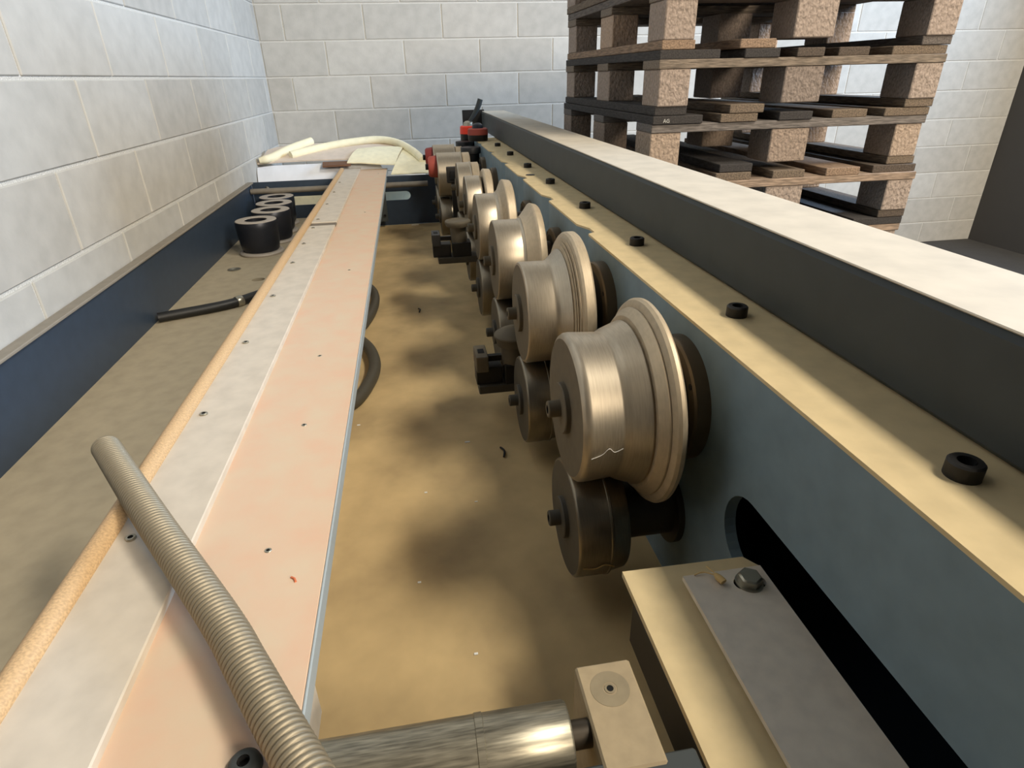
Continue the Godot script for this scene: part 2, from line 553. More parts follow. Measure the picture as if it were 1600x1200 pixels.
func guide_channel() -> void:
	var ch := thing("guide_channel", "long flat beige guide plate with raised grey strip and round tan edge rod", "guide plate", v(-0.27, -0.50, 1.9))
	var st := mb()
	box(st, -0.30, -0.1375, -0.500, -0.490, 0.05, 3.95, 0.001)
	obj("base_plate", st, M.pink_dust, ch)
	st = mb()
	box(st, -0.1375, -0.1345, -0.512, -0.4895, 0.05, 3.95, 0.001)
	obj("painted_edge", st, M.edge_blue, ch)
	st = mb()
	box(st, -0.390, -0.294, -0.500, -0.480, 0.05, 2.338, 0.0015)
	obj("raised_strip", st, M.grey_dust, ch)
	st = mb()
	box(st, -0.390, -0.294, -0.500, -0.480, 2.40, 3.95, 0.0015)
	obj("raised_strip", st, M.grey_dust, ch)
	st = mb()
	box(st, -0.390, -0.294, -0.500, -0.484, 2.338, 2.40, 0.001)
	obj("strip_joint", st, M.seam, ch)
	st = mb()
	lathe(st, [Vector2(0, 0), Vector2(0, 0.0125), Vector2(3.82, 0.0125), Vector2(3.82, 0)], v(-0.3985, -0.4785, 0.05), Vector3(0, 0, -1), 20)
	obj("edge_rod", st, M.rod, ch)
	for z in [0.62, 0.92, 1.221, 1.522, 1.83, 2.063, 2.30, 2.45, 2.769, 3.08, 3.382]:
		socket_screw("strip_screw", ch, v(-0.368, -0.4802, z), Vector3.UP, 0.0062, 0.003, M.zinc)
	for q in [[-0.212, 1.143], [-0.205, 0.87], [-0.206, 0.58], [-0.183, 3.739], [-0.2, 1.75], [-0.2, 2.6]]:
		socket_screw("set_screw", ch, v(q[0], -0.4905, q[1]), Vector3.UP, 0.0042, 0.0012, M.zinc)
	for z in [0.5, 2.5]:
		st = mb()
		box(st, -0.355, -0.24, -0.77, -0.500, z, z + 0.12, 0.003)
		obj("support_post", st, M.navy, ch)
	st = mb()
	box(st, -0.36, -0.150, -0.735, -0.500, 3.585, 3.625, 0.002)
	var br := obj("end_bracket", st, M.charcoal, ch)
	socket_screw("bracket_screw", br, v(-0.165, -0.70, 3.584), Vector3(0, 0, 1), 0.008, 0.006, M.iron)
	st = mb()
	box(st, -0.30, -0.139, -0.57, -0.500, 0.20, 0.42, 0.002)
	obj("shaft_bracket", st, M.grey_dust, ch)
	st = mb()
	box(st, -0.30, -0.15, -0.77, -0.57, 0.24, 0.38, 0.002)
	obj("bracket_foot", st, M.navy, ch)

const NTH := ["nearest", "second nearest", "third nearest", "fourth nearest", "fifth nearest", "sixth nearest", "seventh nearest", "farthest"]
func rollers() -> void:
	var V := func(a: Array) -> Array:
		var o := []
		for q in a: o.append(Vector2(q[0], q[1]))
		return o
	# profile of body and flange per station: x along the axle and radius
	var body: Array = [
		[[0.190, 0.0], [0.190, 0.1005], [0.1925, 0.1055], [0.197, 0.1085], [0.202, 0.109], [0.243, 0.1060], [0.2455, 0.1065], [0.252, 0.1105], [0.2555, 0.112], [0.2785, 0.1205], [0.2795, 0.119]],
		[[0.194, 0.0], [0.194, 0.0965], [0.1955, 0.1005], [0.199, 0.1025], [0.246, 0.1015], [0.252, 0.1025], [0.258, 0.107], [0.275, 0.123], [0.277, 0.123], [0.279, 0.127]],
		[[0.194, 0.0], [0.194, 0.099], [0.1955, 0.1018], [0.198, 0.1025], [0.256, 0.1025], [0.259, 0.1015], [0.262, 0.104], [0.268, 0.106]],
		[[0.192, 0.0], [0.192, 0.099], [0.1935, 0.1018], [0.196, 0.1025], [0.248, 0.1025], [0.251, 0.101], [0.254, 0.1035], [0.262, 0.106]],
		[[0.196, 0.0], [0.196, 0.1], [0.199, 0.102], [0.246, 0.102], [0.250, 0.1005], [0.256, 0.098]],
		[[0.198, 0.0], [0.198, 0.1], [0.201, 0.102], [0.252, 0.1025], [0.255, 0.1045], [0.258, 0.1045], [0.259, 0.098]],
		[[0.132, 0.0], [0.132, 0.1], [0.136, 0.1025], [0.246, 0.1025], [0.249, 0.105], [0.252, 0.105], [0.253, 0.09]],
		[[0.132, 0.0], [0.132, 0.1], [0.136, 0.1025], [0.244, 0.1025], [0.247, 0.105], [0.250, 0.105], [0.251, 0.09]]]
	var flange: Array = [
		[[0.2795, 0.119], [0.2815, 0.1185], [0.282, 0.1265], [0.2835, 0.1285], [0.2925, 0.1375], [0.2945, 0.138], [0.2955, 0.1375], [0.2965, 0.1425], [0.2995, 0.1478], [0.304, 0.1505], [0.309, 0.1500], [0.3125, 0.146], [0.3145, 0.139], [0.315, 0.05]],
		[[0.277, 0.06], [0.277, 0.129], [0.2785, 0.133], [0.2795, 0.132], [0.281, 0.139], [0.2825, 0.138], [0.284, 0.1455], [0.286, 0.1455], [0.2885, 0.152], [0.293, 0.1555], [0.308, 0.1555], [0.3115, 0.1525], [0.313, 0.147], [0.314, 0.05]],
		[[0.266, 0.06], [0.266, 0.1075], [0.272, 0.112], [0.290, 0.1345], [0.293, 0.1385], [0.296, 0.140], [0.309, 0.1365], [0.312, 0.134], [0.313, 0.129], [0.314, 0.05]],
		[[0.260, 0.06], [0.260, 0.1075], [0.266, 0.112], [0.277, 0.137], [0.279, 0.1405], [0.282, 0.142], [0.303, 0.1395], [0.306, 0.137], [0.307, 0.132], [0.308, 0.05]],
		[[0.262, 0.06], [0.262, 0.118], [0.265, 0.1225], [0.268, 0.1245], [0.290, 0.123], [0.293, 0.12], [0.294, 0.05]],
		[[0.260, 0.06], [0.260, 0.100], [0.263, 0.1015], [0.290, 0.1015], [0.292, 0.099], [0.293, 0.05]],
		[[0.254, 0.06], [0.254, 0.097], [0.257, 0.1005], [0.290, 0.1005], [0.292, 0.098], [0.293, 0.05]],
		[[0.252, 0.06], [0.252, 0.085], [0.255, 0.09], [0.29, 0.09], [0.292, 0.088], [0.293, 0.05]]]
	var look := ["the largest in view, with a smooth stepped flange", "with a finely grooved thick flange", "with a cone-shaped flange", "with a thick sloped flange", "with a narrow rim flange", "with a plain stepped rim", "a plain drum with dusty red cap", "a plain drum with dark red cap behind another"]
	for k in 8:
		var z := 0.742 + 0.4 * k
		var r := thing("forming_roller", "%s upper steel forming roller, %s" % [NTH[k], look[k]], "roller", v(0.37, -0.432, z), "upper forming rollers")
		var st := mb()
		var segs := 96 if k < 3 else 56
		lathe(st, V.call(body[k]).slice(1), v(0, -0.432, z), Vector3.RIGHT, segs, 0.85)
		obj("drum", st, M.steel, r)
		st = mb()
		lathe(st, V.call(body[k]).slice(0, 2), v(0, -0.432, z), Vector3.RIGHT, segs)
		obj("end_face", st, M.steel_face, r)
		st = mb()
		lathe(st, V.call(flange[k]), v(0, -0.432, z), Vector3.RIGHT, segs, 0.88)
		obj("flange", st, M.steel_dusty, r)
		var x0: float = body[k][0][0]
		if k < 6:
			st = mb()
			lathe(st, V.call([[x0 - 0.008, 0], [x0 - 0.008, 0.0365], [x0 - 0.0065, 0.038], [x0, 0.038]]), v(0, -0.432, z), Vector3.RIGHT, 40)
			obj("washer", st, M.steel_face, r)
			socket_screw("cap_screw", r, v(x0 - 0.008, -0.432, z), Vector3.LEFT, 0.0125, 0.018, M.steel_face)
		else:
			st = mb()
			lathe(st, V.call([[x0 - 0.042, 0], [x0 - 0.042, 0.040], [x0 - 0.034, 0.048], [x0, 0.052]]), v(0, -0.392, z), Vector3.RIGHT, 32)
			obj("red_cap", st, M.red_dusty if k == 6 else M.red, r)
			socket_screw("cap_screw", r, v(x0 - 0.042, -0.392, z), Vector3.LEFT, 0.014, 0.014, M.black)
		st = mb()
		lathe(st, V.call([[0.29, 0.042], [0.372, 0.042]]), v(0, -0.432, z), Vector3.RIGHT, 32)
		obj("shaft", st, M.steel_dark, r)
		st = mb()
		var br := 0.093 if k < 2 else 0.075
		lathe(st, V.call([[0.346, br * 0.6], [0.346, br - 0.016], [0.3465, br - 0.012], [0.347, br - 0.003], [0.350, br], [0.371, br]]), v(0, -0.432, z), Vector3.RIGHT, 56)
		var ring := obj("bearing_ring", st, M.bronze, r)
		st = mb()
		lathe(st, V.call([[0.3455, 0.03], [0.3455, br - 0.017]]), v(0, -0.432, z), Vector3.RIGHT, 40)
		obj("ring_seal", st, M.black, ring)
		for a in [0.65, 2.2, 3.9, 5.5]:
			st = mb()
			lathe(st, V.call([[0.0, 0.0], [0.0, 0.0045], [0.004, 0.0045]]), v(0.3458, -0.432 + sin(a) * (br - 0.008), z - cos(a) * (br - 0.008)), Vector3.RIGHT, 12)
			obj("ring_screw", st, M.black, ring)
	# lower rollers: one built, the others copies
	var lo := thing("lower_roller", "nearest lower dark steel forming roller, just above the pan under the largest upper roller", "roller", v(0.37, -0.633, 0.742), "lower forming rollers")
	var st := mb()
	lathe(st, V.call([[0.193, 0.0905], [0.1945, 0.0935], [0.197, 0.095], [0.2415, 0.095], [0.2425, 0.0965], [0.245, 0.0965], [0.247, 0.0925], [0.272, 0.088], [0.274, 0.086], [0.275, 0.05]]), v(0, -0.633, 0.742), Vector3.RIGHT, 80)
	obj("drum", st, M.steel_oily, lo)
	st = mb()
	lathe(st, V.call([[0.193, 0], [0.193, 0.0905]]), v(0, -0.633, 0.742), Vector3.RIGHT, 80)
	obj("end_face", st, M.steel_face_dark, lo)
	st = mb()
	lathe(st, V.call([[0.185, 0], [0.185, 0.032], [0.1865, 0.0335], [0.193, 0.0335]]), v(0, -0.633, 0.742), Vector3.RIGHT, 40)
	obj("washer", st, M.steel_face_dark, lo)
	socket_screw("cap_screw", lo, v(0.185, -0.633, 0.742), Vector3.LEFT, 0.0125, 0.018, M.steel_face_dark)
	st = mb()
	lathe(st, V.call([[0.274, 0.046], [0.36, 0.046], [0.36, 0.062], [0.371, 0.062]]), v(0, -0.633, 0.742), Vector3.RIGHT, 40)
	obj("shaft", st, M.steel_dark, lo)
	for k in range(1, 8):
		var c := lo.duplicate()
		c.name = numbered("lower_roller")
		add_child(c)
		c.position += Vector3(-0.06 if k > 5 else 0.0, 0, -0.4 * k)
		c.set_meta("label", "%s lower dark steel forming roller under its upper partner on the blue grey frame" % NTH[k])

func side_units() -> void:
	var spots := [[1.335, -0.562, "guide unit with mushroom cap and slotted block between the second and third lower rollers"], [2.14, -0.455, "guide unit with dusty round cap standing farther back among the middle rollers"]]
	for i in 2:
		var z: float = spots[i][0]
		var y: float = spots[i][1]
		var t := thing("side_roller_unit", spots[i][2], "guide roller", v(0.19, -0.77, z))
		var st := mb()
		var cx := 0.208 if i == 0 else 0.148
		if i == 1:
			lathe(st, [Vector2(-0.07, 0.028), Vector2(-0.012, 0.028), Vector2(-0.011, 0.042), Vector2(-0.002, 0.045), Vector2(0.004, 0.045), Vector2(0.007, 0.043), Vector2(0.009, 0.036), Vector2(0.005, 0.032), Vector2(0.005, 0.0)], v(cx, y, z), Vector3.UP, 40, 0.6)
		else:
			lathe(st, [Vector2(-0.07, 0.030), Vector2(-0.022, 0.030), Vector2(-0.020, 0.039), Vector2(-0.004, 0.042), Vector2(0.0, 0.045), Vector2(0.004, 0.046), Vector2(0.007, 0.044), Vector2(0.016, 0.030), Vector2(0.024, 0.013), Vector2(0.026, 0.0)], v(cx, y, z), Vector3.UP, 40, 0.6)
		obj("round_cap", st, M.steel_face, t)
		st = mb()
		box(st, [0.118, 0.07][i], 0.369, y - 0.137, y - 0.115, z - 0.03, z + 0.04, 0.002)
		obj("base", st, M.steel_face_dark, t)
		st = mb()
		box(st, cx - 0.025, cx + 0.04, y - 0.115, y - 0.065, z - 0.03, z + 0.03, 0.002)
		obj("post", st, M.iron, t)
		st = mb()
		box(st, cx - 0.095, cx - 0.066, y - 0.07, y - 0.03, z - 0.045, z + 0.03, 0.0015)
		var b := obj("slotted_block", st, M.steel_face if i == 0 else M.iron, t)
		st = mb()
		box(st, cx - 0.088, cx - 0.073, y - 0.0305, y - 0.029, z - 0.02, z + 0.004)
		obj("slot", st, M.hole, b)
		st = mb()
		box(st, cx - 0.066, cx - 0.02, y - 0.06, y - 0.046, z - 0.006, z + 0.008)
		obj("slide_rod", st, M.iron, t)
		st = mb()
		box(st, cx - 0.094, cx - 0.03, y - 0.115, y - 0.07, z - 0.02, z + 0.03, 0.0015)
		obj("slide_foot", st, M.iron, t)
	# two rotary switches with red tops at the far end of the rail
	for i in 2:
		var x: float = [0.376, 0.352][i]
		var z: float = [3.46, 3.72][i]
		var t := thing("rotary_switch", ["squat black round switch with faded red top at the far end of the rail", "taller black switch with bright orange top and grey lever at the rail end"][i], "switch", v(x, -0.31, z))
		var y0: float = [-0.309, -0.345][i]
		var st := mb()
		var r: float = [0.053, 0.048][i]
		var h1: float = [0.030, 0.052][i]
		var h2: float = [0.062, 0.094][i]
		lathe(st, [Vector2(0, 0), Vector2(0, r * 0.95), Vector2(0.004, r), Vector2(h1, r)], v(x, y0, z), Vector3.UP, 36)
		obj("base", st, M.black, t)
		st = mb()
		lathe(st, [Vector2(h1, r), Vector2(h1, r + 0.002), Vector2(h2 - 0.005, r), Vector2(h2, r - 0.006), Vector2(h2, 0)], v(x, y0, z), Vector3.UP, 36)
		obj("cap", st, [M.red_dusty, M.orange][i], t)
		st = mb()
		lathe(st, [Vector2(h2, 0.030), Vector2(h2 + 0.016, 0.027), Vector2(h2 + 0.024, 0.016), Vector2(h2 + 0.026, 0.0)], v(x, y0, z), Vector3.UP, 24)
		var kn := obj("knob", st, M.black_steel if i == 0 else M.zinc, t)
		if i == 1:
			st = mb()
			tube(st, spline([v(x + 0.005, y0 + h2 + 0.02, z), v(x + 0.035, y0 + h2 + 0.055, z), v(x + 0.062, y0 + h2 + 0.10, z), v(x + 0.075, y0 + h2 + 0.135, z)], 12), func(s): return 0.009 + 0.006 * clampf(s / 0.1, 0, 1), 12)
			obj("lever", st, M.charcoal, kn)
	for i in 2:
		var z: float = [3.30, 3.62][i]
		var t := thing("junction_housing", ["black round housing below the squat red-topped switch", "black round housing below the orange-topped switch"][i], "housing", v(0.335, -0.40, z))
		var st := mb()
		lathe(st, [Vector2(0, 0), Vector2(0, 0.044), Vector2(0.055, 0.044), Vector2(0.058, 0.052), Vector2(0.085, 0.052), Vector2(0.088, 0.05), Vector2(0.088, 0)], v(0.318, -0.412, z), Vector3.UP, 32)
		obj("body", st, M.black, t)
		st = mb()
		box(st, 0.30, 0.37, -0.44, -0.412, z - 0.03, z + 0.03, 0.002)
		obj("bracket", st, M.iron, t)
	var fr := thing("gauge_block", "dark square gauge block standing before the drum-shaped rollers with red caps", "gauge", v(0.17, -0.77, 2.93))
	var st2 := mb()
	box(st2, 0.165, 0.235, -0.44, -0.37, 2.92, 2.95, 0.003)
	var gb := obj("block", st2, M.iron, fr)
	st2 = mb()
	box(st2, 0.18, 0.22, -0.425, -0.385, 2.915, 2.922, 0.002)
	obj("recessed_face", st2, M.black, gb)
	st2 = mb()
	box(st2, 0.185, 0.215, -0.77, -0.44, 2.925, 2.945, 0.002)
	obj("stem", st2, M.iron, fr)

func foreground() -> void:
	var sh := thing("cross_shaft", "scuffed steel shaft lying across the trough at the front of the pan", "shaft", v(0, -0.517, 0.318))
	var st := mb()
	var o := v(-0.145, -0.517, 0.318)
	lathe(st, [Vector2(0, 0), Vector2(0, 0.034), Vector2(0.009, 0.034), Vector2(0.010, 0.0295), Vector2(0.155, 0.0295)], o, Vector3.RIGHT, 56)
	obj("bar", st, M.steel_scuffed, sh)
	st = mb()
	lathe(st, [Vector2(0.155, 0.0295), Vector2(0.1555, 0.0303), Vector2(0.162, 0.0303), Vector2(0.1625, 0.0295), Vector2(0.234, 0.0295), Vector2(0.236, 0.028), Vector2(0.236, 0.0)], o, Vector3.RIGHT, 56)
	obj("scuffed_end", st, M.steel_scuffed, sh)
	st = mb()
	lathe(st, [Vector2(0.236, 0.012), Vector2(0.262, 0.012)], o, Vector3.RIGHT, 32)
	obj("journal", st, M.steel_dark, sh)
	var bl := thing("shaft_block", "tan dusty steel block with a small centre hole holding the front shaft", "bearing block", v(0.136, -0.56, 0.33))
	st = mb()
	box(st, 0.110, 0.163, -0.77, -0.5, 0.272, 0.372, 0.002)
	obj("body", st, M.block_dust, bl)
	st = mb()
	lathe(st, [Vector2(0, 0.0052), Vector2(0.0006, 0.0052), Vector2(0.0006, 0.0032)], v(0.136, -0.5, 0.344), Vector3.UP, 20)
	obj("centre_ring", st, M.worn, bl)
	st = mb()
	lathe(st, [Vector2(0.0006, 0.0034), Vector2(0.0003, 0.0)], v(0.136, -0.5, 0.344), Vector3.UP, 20)
	obj("centre_hole", st, M.hole, bl)
	st = mb()
	lathe(st, [Vector2(0, 0.018), Vector2(0.0003, 0.018), Vector2(0.0003, 0.0066)], v(0.136, -0.5, 0.344), Vector3.UP, 28)
	obj("worn_ring", st, M.worn, bl)
	var fb := thing("front_cross_bar", "dark flat bar with worn top crossing just in front of the shaft block", "bar", v(0.12, -0.53, 0.22))
	st = mb()
	box(st, 0.02, 0.19, -0.53, -0.502, 0.12, 0.282, 0.002)
	obj("bar", st, M.charcoal, fb)
	# guide plates bolted in front of the slot
	var gp := thing("lower_guide_plate", "wide tan guide plate at the front right lying under a narrower plate", "plate", v(0.28, -0.53, 0.38))
	st = mb()
	prism(st, 1, -0.536, -0.528, PackedVector2Array([Vector2(0.2045, 0.10), Vector2(0.368, 0.10), Vector2(0.368, 0.487), Vector2(0.3555, 0.505), Vector2(0.2045, 0.508)]))
	obj("plate", st, M.dust_tan, gp)
	st = mb()
	box(st, 0.2045, 0.30, -0.60, -0.536, 0.10, 0.47, 0.002)
	obj("bearer", st, M.iron, gp)
	var up := thing("upper_guide_plate", "narrow grey guide plate with a hex bolt lying on the wider tan plate", "plate", v(0.31, -0.52, 0.36))
	st = mb()
	plate(st, 1, -0.521, -0.515, 0.265, 0.360, 0.10, 0.476, [[0.3165, 0.3535, 0.4535, 0.0095]])
	obj("plate", st, M.plate_sheen, up)
	st = mb()
	box(st, 0.275, 0.360, -0.528, -0.521, 0.10, 0.47)
	obj("spacer", st, M.iron, up)
	var bt := thing("hex_bolt", "grey hex bolt in the slot of the narrow front guide plate", "bolt", v(0.334, -0.515, 0.4535))
	st = mb()
	lathe(st, [Vector2(0, 0.0155), Vector2(0.0015, 0.0155), Vector2(0.0015, 0.0)], v(0.334, -0.515, 0.4535), Vector3.UP, 28)
	obj("washer", st, M.zinc, bt)
	st = mb()
	lathe(st, [Vector2(0.0015, 0.0135), Vector2(0.0095, 0.0135), Vector2(0.0115, 0.0115), Vector2(0.0115, 0.0)], v(0.334, -0.515, 0.4535), Vector3.UP, 6, 2.0)
	obj("hex_head", st, M.zinc, bt)
	st = mb()
	tube(st, [v(0.299, -0.509, 0.467), v(0.300, -0.509, 0.462), v(0.303, -0.510, 0.457), v(0.3035, -0.5105, 0.455)], func(s): return 0.0042 if s > 0.004 else 0.0022, 7)
	var cr := obj("crumb", st, M.straw)
	tag(cr, "straw coloured crumb with a thread lying on the narrow guide plate", "crumb")
	st = mb()
	tube(st, spline([v(0.278, -0.514, 0.474), v(0.288, -0.511, 0.474), v(0.299, -0.508, 0.464)], 8), func(_s): return 0.0008, 6)
	tube(st, [v(0.296, -0.511, 0.482), v(0.299, -0.508, 0.466)], func(_s): return 0.0007, 6)
	obj("thread", st, M.straw, cr)
	# ribbed conduit
	st = mb()
	var pts := spline([v(-0.46, -0.455, 0.80), v(-0.335, -0.452, 0.615), v(-0.222, -0.458, 0.455), v(-0.184, -0.460, 0.395), v(-0.152, -0.461, 0.343), v(-0.120, -0.462, 0.292), v(-0.05, -0.465, 0.18)], 1300)
	tube(st, pts, func(s): return 0.0158 + 0.0030 * sqrt(absf(sin(s * PI / 0.0058))), 28)
	var cd := obj("ribbed_conduit", st, M.conduit)
	tag(cd, "grey ribbed metal conduit lying slantwise over the front left corner of the guide plate", "conduit")
	var ks := thing("dark_cap_screw", "blurred black cap screw under the ribbed conduit at the front of the guide plate", "screw", v(-0.172, -0.49, 0.318))
	st = mb()
	lathe(st, [Vector2(0, 0.0135), Vector2(0.006, 0.0125), Vector2(0.009, 0.009), Vector2(0.009, 0.005)], v(-0.175, -0.49, 0.322), Vector3.UP, 28)
	obj("head", st, M.charcoal, ks)
	st = mb()
	lathe(st, [Vector2(0.009, 0.005), Vector2(0.004, 0.0045), Vector2(0.004, 0)], v(-0.175, -0.49, 0.322), Vector3.UP, 6, 2.0)
	obj("hex_socket", st, M.hole, ks)
	# hoses
	st = mb()
	tube(st, spline([v(-0.40, -0.752, 2.42), v(-0.25, -0.752, 2.46), v(-0.19, -0.752, 2.36), v(-0.178, -0.752, 2.18), v(-0.215, -0.752, 1.97), v(-0.30, -0.752, 1.90)], 60), func(_s): return 0.0165, 14)
	tag(obj("rubber_hose", st, M.rubber), "short bend of grey rubber hose showing beside the guide plate, farther one", "hose", "hose bends beside the guide plate")
	st = mb()
	tube(st, spline([v(-0.36, -0.752, 1.92), v(-0.25, -0.752, 1.90), v(-0.185, -0.752, 1.80), v(-0.156, -0.752, 1.66), v(-0.168, -0.752, 1.53), v(-0.21, -0.752, 1.42), v(-0.32, -0.752, 1.36)], 60), func(_s): return 0.0175, 14)
	tag(obj("rubber_hose", st, M.rubber), "bend of thick grey rubber hose on the pan beside the guide plate, nearer one", "hose", "hose bends beside the guide plate")
	st = mb()
	tube(st, spline([v(-0.95, -0.682, 1.97), v(-0.86, -0.682, 2.02), v(-0.677, -0.682, 2.10), v(-0.60, -0.682, 2.17), v(-0.54, -0.684, 2.26), v(-0.45, -0.684, 2.40)].slice(1), 50), func(_s): return 0.016, 14)
	var hs := obj("black_hose", st, M.black_rubber)
	tag(hs, "black hose with a metal clip crossing the tray left of the guide plate", "hose")
	st = mb()
	lathe(st, [Vector2(-0.012, 0.0175), Vector2(-0.010, 0.019), Vector2(0.010, 0.019), Vector2(0.012, 0.0175)], v(-0.632, -0.682, 2.135), v(0.07, 0, 0.07) - v(0, 0, 0), 18)
	obj("clip", st, M.zinc, hs)

func bushes() -> void:
	var spots := [[-0.703, 2.885], [-0.682, 3.115], [-0.70, 3.305], [-0.722, 3.500]]
	var names := ["nearest black steel bush of the row in the left tray", "second black steel bush of the row, flared towards its base", "third black steel bush of the row, partly behind the second", "farthest black steel bush of the row, by the dark end plate"]
	var t := thing("steel_bush", names[0], "bush", v(spots[0][0], -0.70, spots[0][1]), "black bushes in the left tray")
	var st := mb()
	var c := v(spots[0][0], -0.70, spots[0][1])
	lathe(st, [Vector2(0.014, 0.074), Vector2(0.022, 0.080), Vector2(0.05, 0.085), Vector2(0.12, 0.090), Vector2(0.143, 0.0905), Vector2(0.148, 0.088)], c, Vector3.UP, 48)
	obj("body", st, M.black_steel, t)
	st = mb()
	lathe(st, [Vector2(0.148, 0.088), Vector2(0.150, 0.086), Vector2(0.150, 0.049), Vector2(0.148, 0.047)], c, Vector3.UP, 48)
	obj("top_ring", st, M.bush_top, t)
	st = mb()
	lathe(st, [Vector2(0.148, 0.047), Vector2(0.06, 0.046), Vector2(0.06, 0.0)], c, Vector3.UP, 40)
	obj("bore", st, M.black_steel, t)
	st = mb()
	lathe(st, [Vector2(0.0, 0.094), Vector2(0.007, 0.096), Vector2(0.012, 0.093), Vector2(0.015, 0.084), Vector2(0.014, 0.07)], c, Vector3.UP, 48)
	obj("base_ring", st, M.bush_top, t)
	for k in range(1, 4):
		var d := t.duplicate()
		d.name = numbered("steel_bush")
		add_child(d)
		d.position = v(spots[k][0], -0.70, spots[k][1])
		d.set_meta("label", names[k])
	st = mb()
	lathe(st, [Vector2(0, 0.0), Vector2(0.0, 0.026), Vector2(0.003, 0.026), Vector2(0.004, 0.015), Vector2(0.002, 0.012), Vector2(0.002, 0.0)], v(-0.765, -0.70, 2.62), Vector3.UP, 24)
	tag(obj("flat_washer", st, M.zinc), "bright flat washer lying on the tray before the nearest bush", "washer")

# ---------------------------------------------------------------- sheets at the back wall
func P(q: Array, s := 0.965) -> Vector3: return v(q[0] * s, q[1] * s, q[2] * s)
func curve_rows(a: Array, b: Array, n: int, bulge := 0.0) -> Array:
	var ea := []
	var eb := []
	for q in a: ea.append(P(q))
	for q in b: eb.append(P(q))
	return loft(spline(ea, 16), spline(eb, 16), n, bulge)

func packing() -> void:
	var st := mb()
	box(st, -0.88, 0.10, -LENS, -0.575, 4.03, 4.40, 0.004)
	tag(obj("sheet_crate", st, M.white), "pale crate behind the dark end plate that carries the heaped sheets", "crate")
	st = mb()
	sheet(st, loft([v(-0.80, -1.424, 3.69), v(-0.4, -1.424, 3.69), v(0.02, -1.424, 3.69)], [v(-0.80, -0.575, 4.02), v(-0.4, -0.575, 4.02), v(0.02, -0.575, 4.02)], 4), 0.006)
	tag(obj("foam_sheet", st, M.foam), "tall cream sheet leaning behind the dark end plate, seen through its long slot", "foam sheet")
	st = mb()
	sheet(st, curve_rows([[-0.925, -0.556, 4.05], [-0.63, -0.552, 4.06], [-0.39, -0.549, 4.06], [-0.15, -0.547, 4.06]], [[-0.93, -0.474, 4.12], [-0.82, -0.468, 4.134], [-0.5, -0.468, 4.14], [-0.2, -0.468, 4.14]], 8, 0.01), 0.006)
	tag(obj("laminate_sheet", st, M.laminate), "glossy white laminate sheet with bluish sheen below the beige board at the back", "sheet")
	st = mb()
	sheet(st, curve_rows([[-0.93, -0.452, 4.15], [-0.7, -0.446, 4.165], [-0.4, -0.448, 4.16], [-0.10, -0.455, 4.155], [0.09, -0.49, 4.1]], [[-0.905, -0.398, 4.40], [-0.80, -0.383, 4.445], [-0.5, -0.376, 4.47], [-0.15, -0.384, 4.45], [0.05, -0.42, 4.36]], 8), 0.008)
	tag(obj("board_sheet", st, M.board), "large beige board lying under the foam strips against the back wall", "board")
	st = mb()
	sheet(st, curve_rows([[-0.53, -0.472, 4.05], [-0.45, -0.470, 4.05], [-0.36, -0.470, 4.05]], [[-0.535, -0.458, 4.13], [-0.45, -0.458, 4.13], [-0.36, -0.458, 4.13]], 3), 0.01)
	tag(obj("cardboard_piece", st, M.cardboard), "small brown cardboard piece sticking out under the foam left of the guide plate end", "cardboard")
	var s1 := spline([P([-0.915, -0.438, 4.15]), P([-0.85, -0.428, 4.18]), P([-0.75, -0.392, 4.34]), P([-0.63, -0.362, 4.47])], 30)
	st = mb()
	tube(st, s1, func(s): return 0.024 if s > 0.03 else 0.016 + 0.008 * s / 0.03, 12)
	tag(obj("foam_strip", st, M.foam), "cream foam strip lying slantwise at the left end of the beige board", "foam strip")
	st = mb()
	tube(st, spline([P([-0.735, -0.420, 4.22]), P([-0.567, -0.394, 4.33]), P([-0.386, -0.374, 4.40]), P([-0.198, -0.366, 4.43]), P([-0.065, -0.385, 4.37]), P([0.035, -0.428, 4.20]), P([0.085, -0.465, 4.06])], 50), func(_s): return 0.023, 12)
	tag(obj("foam_strip", st, M.foam), "long arched cream foam strip bending down towards the red capped rollers", "foam strip")
	st = mb()
	sheet(st, curve_rows([[-0.383, -0.462, 4.075], [-0.3, -0.462, 4.06], [-0.2, -0.470, 4.04], [-0.09, -0.476, 4.02]], [[-0.322, -0.404, 4.30], [-0.22, -0.398, 4.31], [-0.12, -0.398, 4.31], [-0.03, -0.404, 4.30]], 8, 0.012), 0.006)
	tag(obj("foam_sheet", st, M.foam), "wavy cream foam sheet over the far end of the guide plate", "foam sheet")
	st = mb()
	sheet(st, curve_rows([[-0.115, -0.515, 3.89], [-0.03, -0.515, 3.89], [0.05, -0.516, 3.89], [0.115, -0.518, 3.89]], [[-0.03, -0.412, 4.31], [0.02, -0.435, 4.24], [0.06, -0.455, 4.16], [0.10, -0.475, 4.08]], 8, 0.006), 0.006)
	tag(obj("foam_sheet", st, M.foam), "cream foam sheet sloping down beside the red capped rollers", "foam sheet")

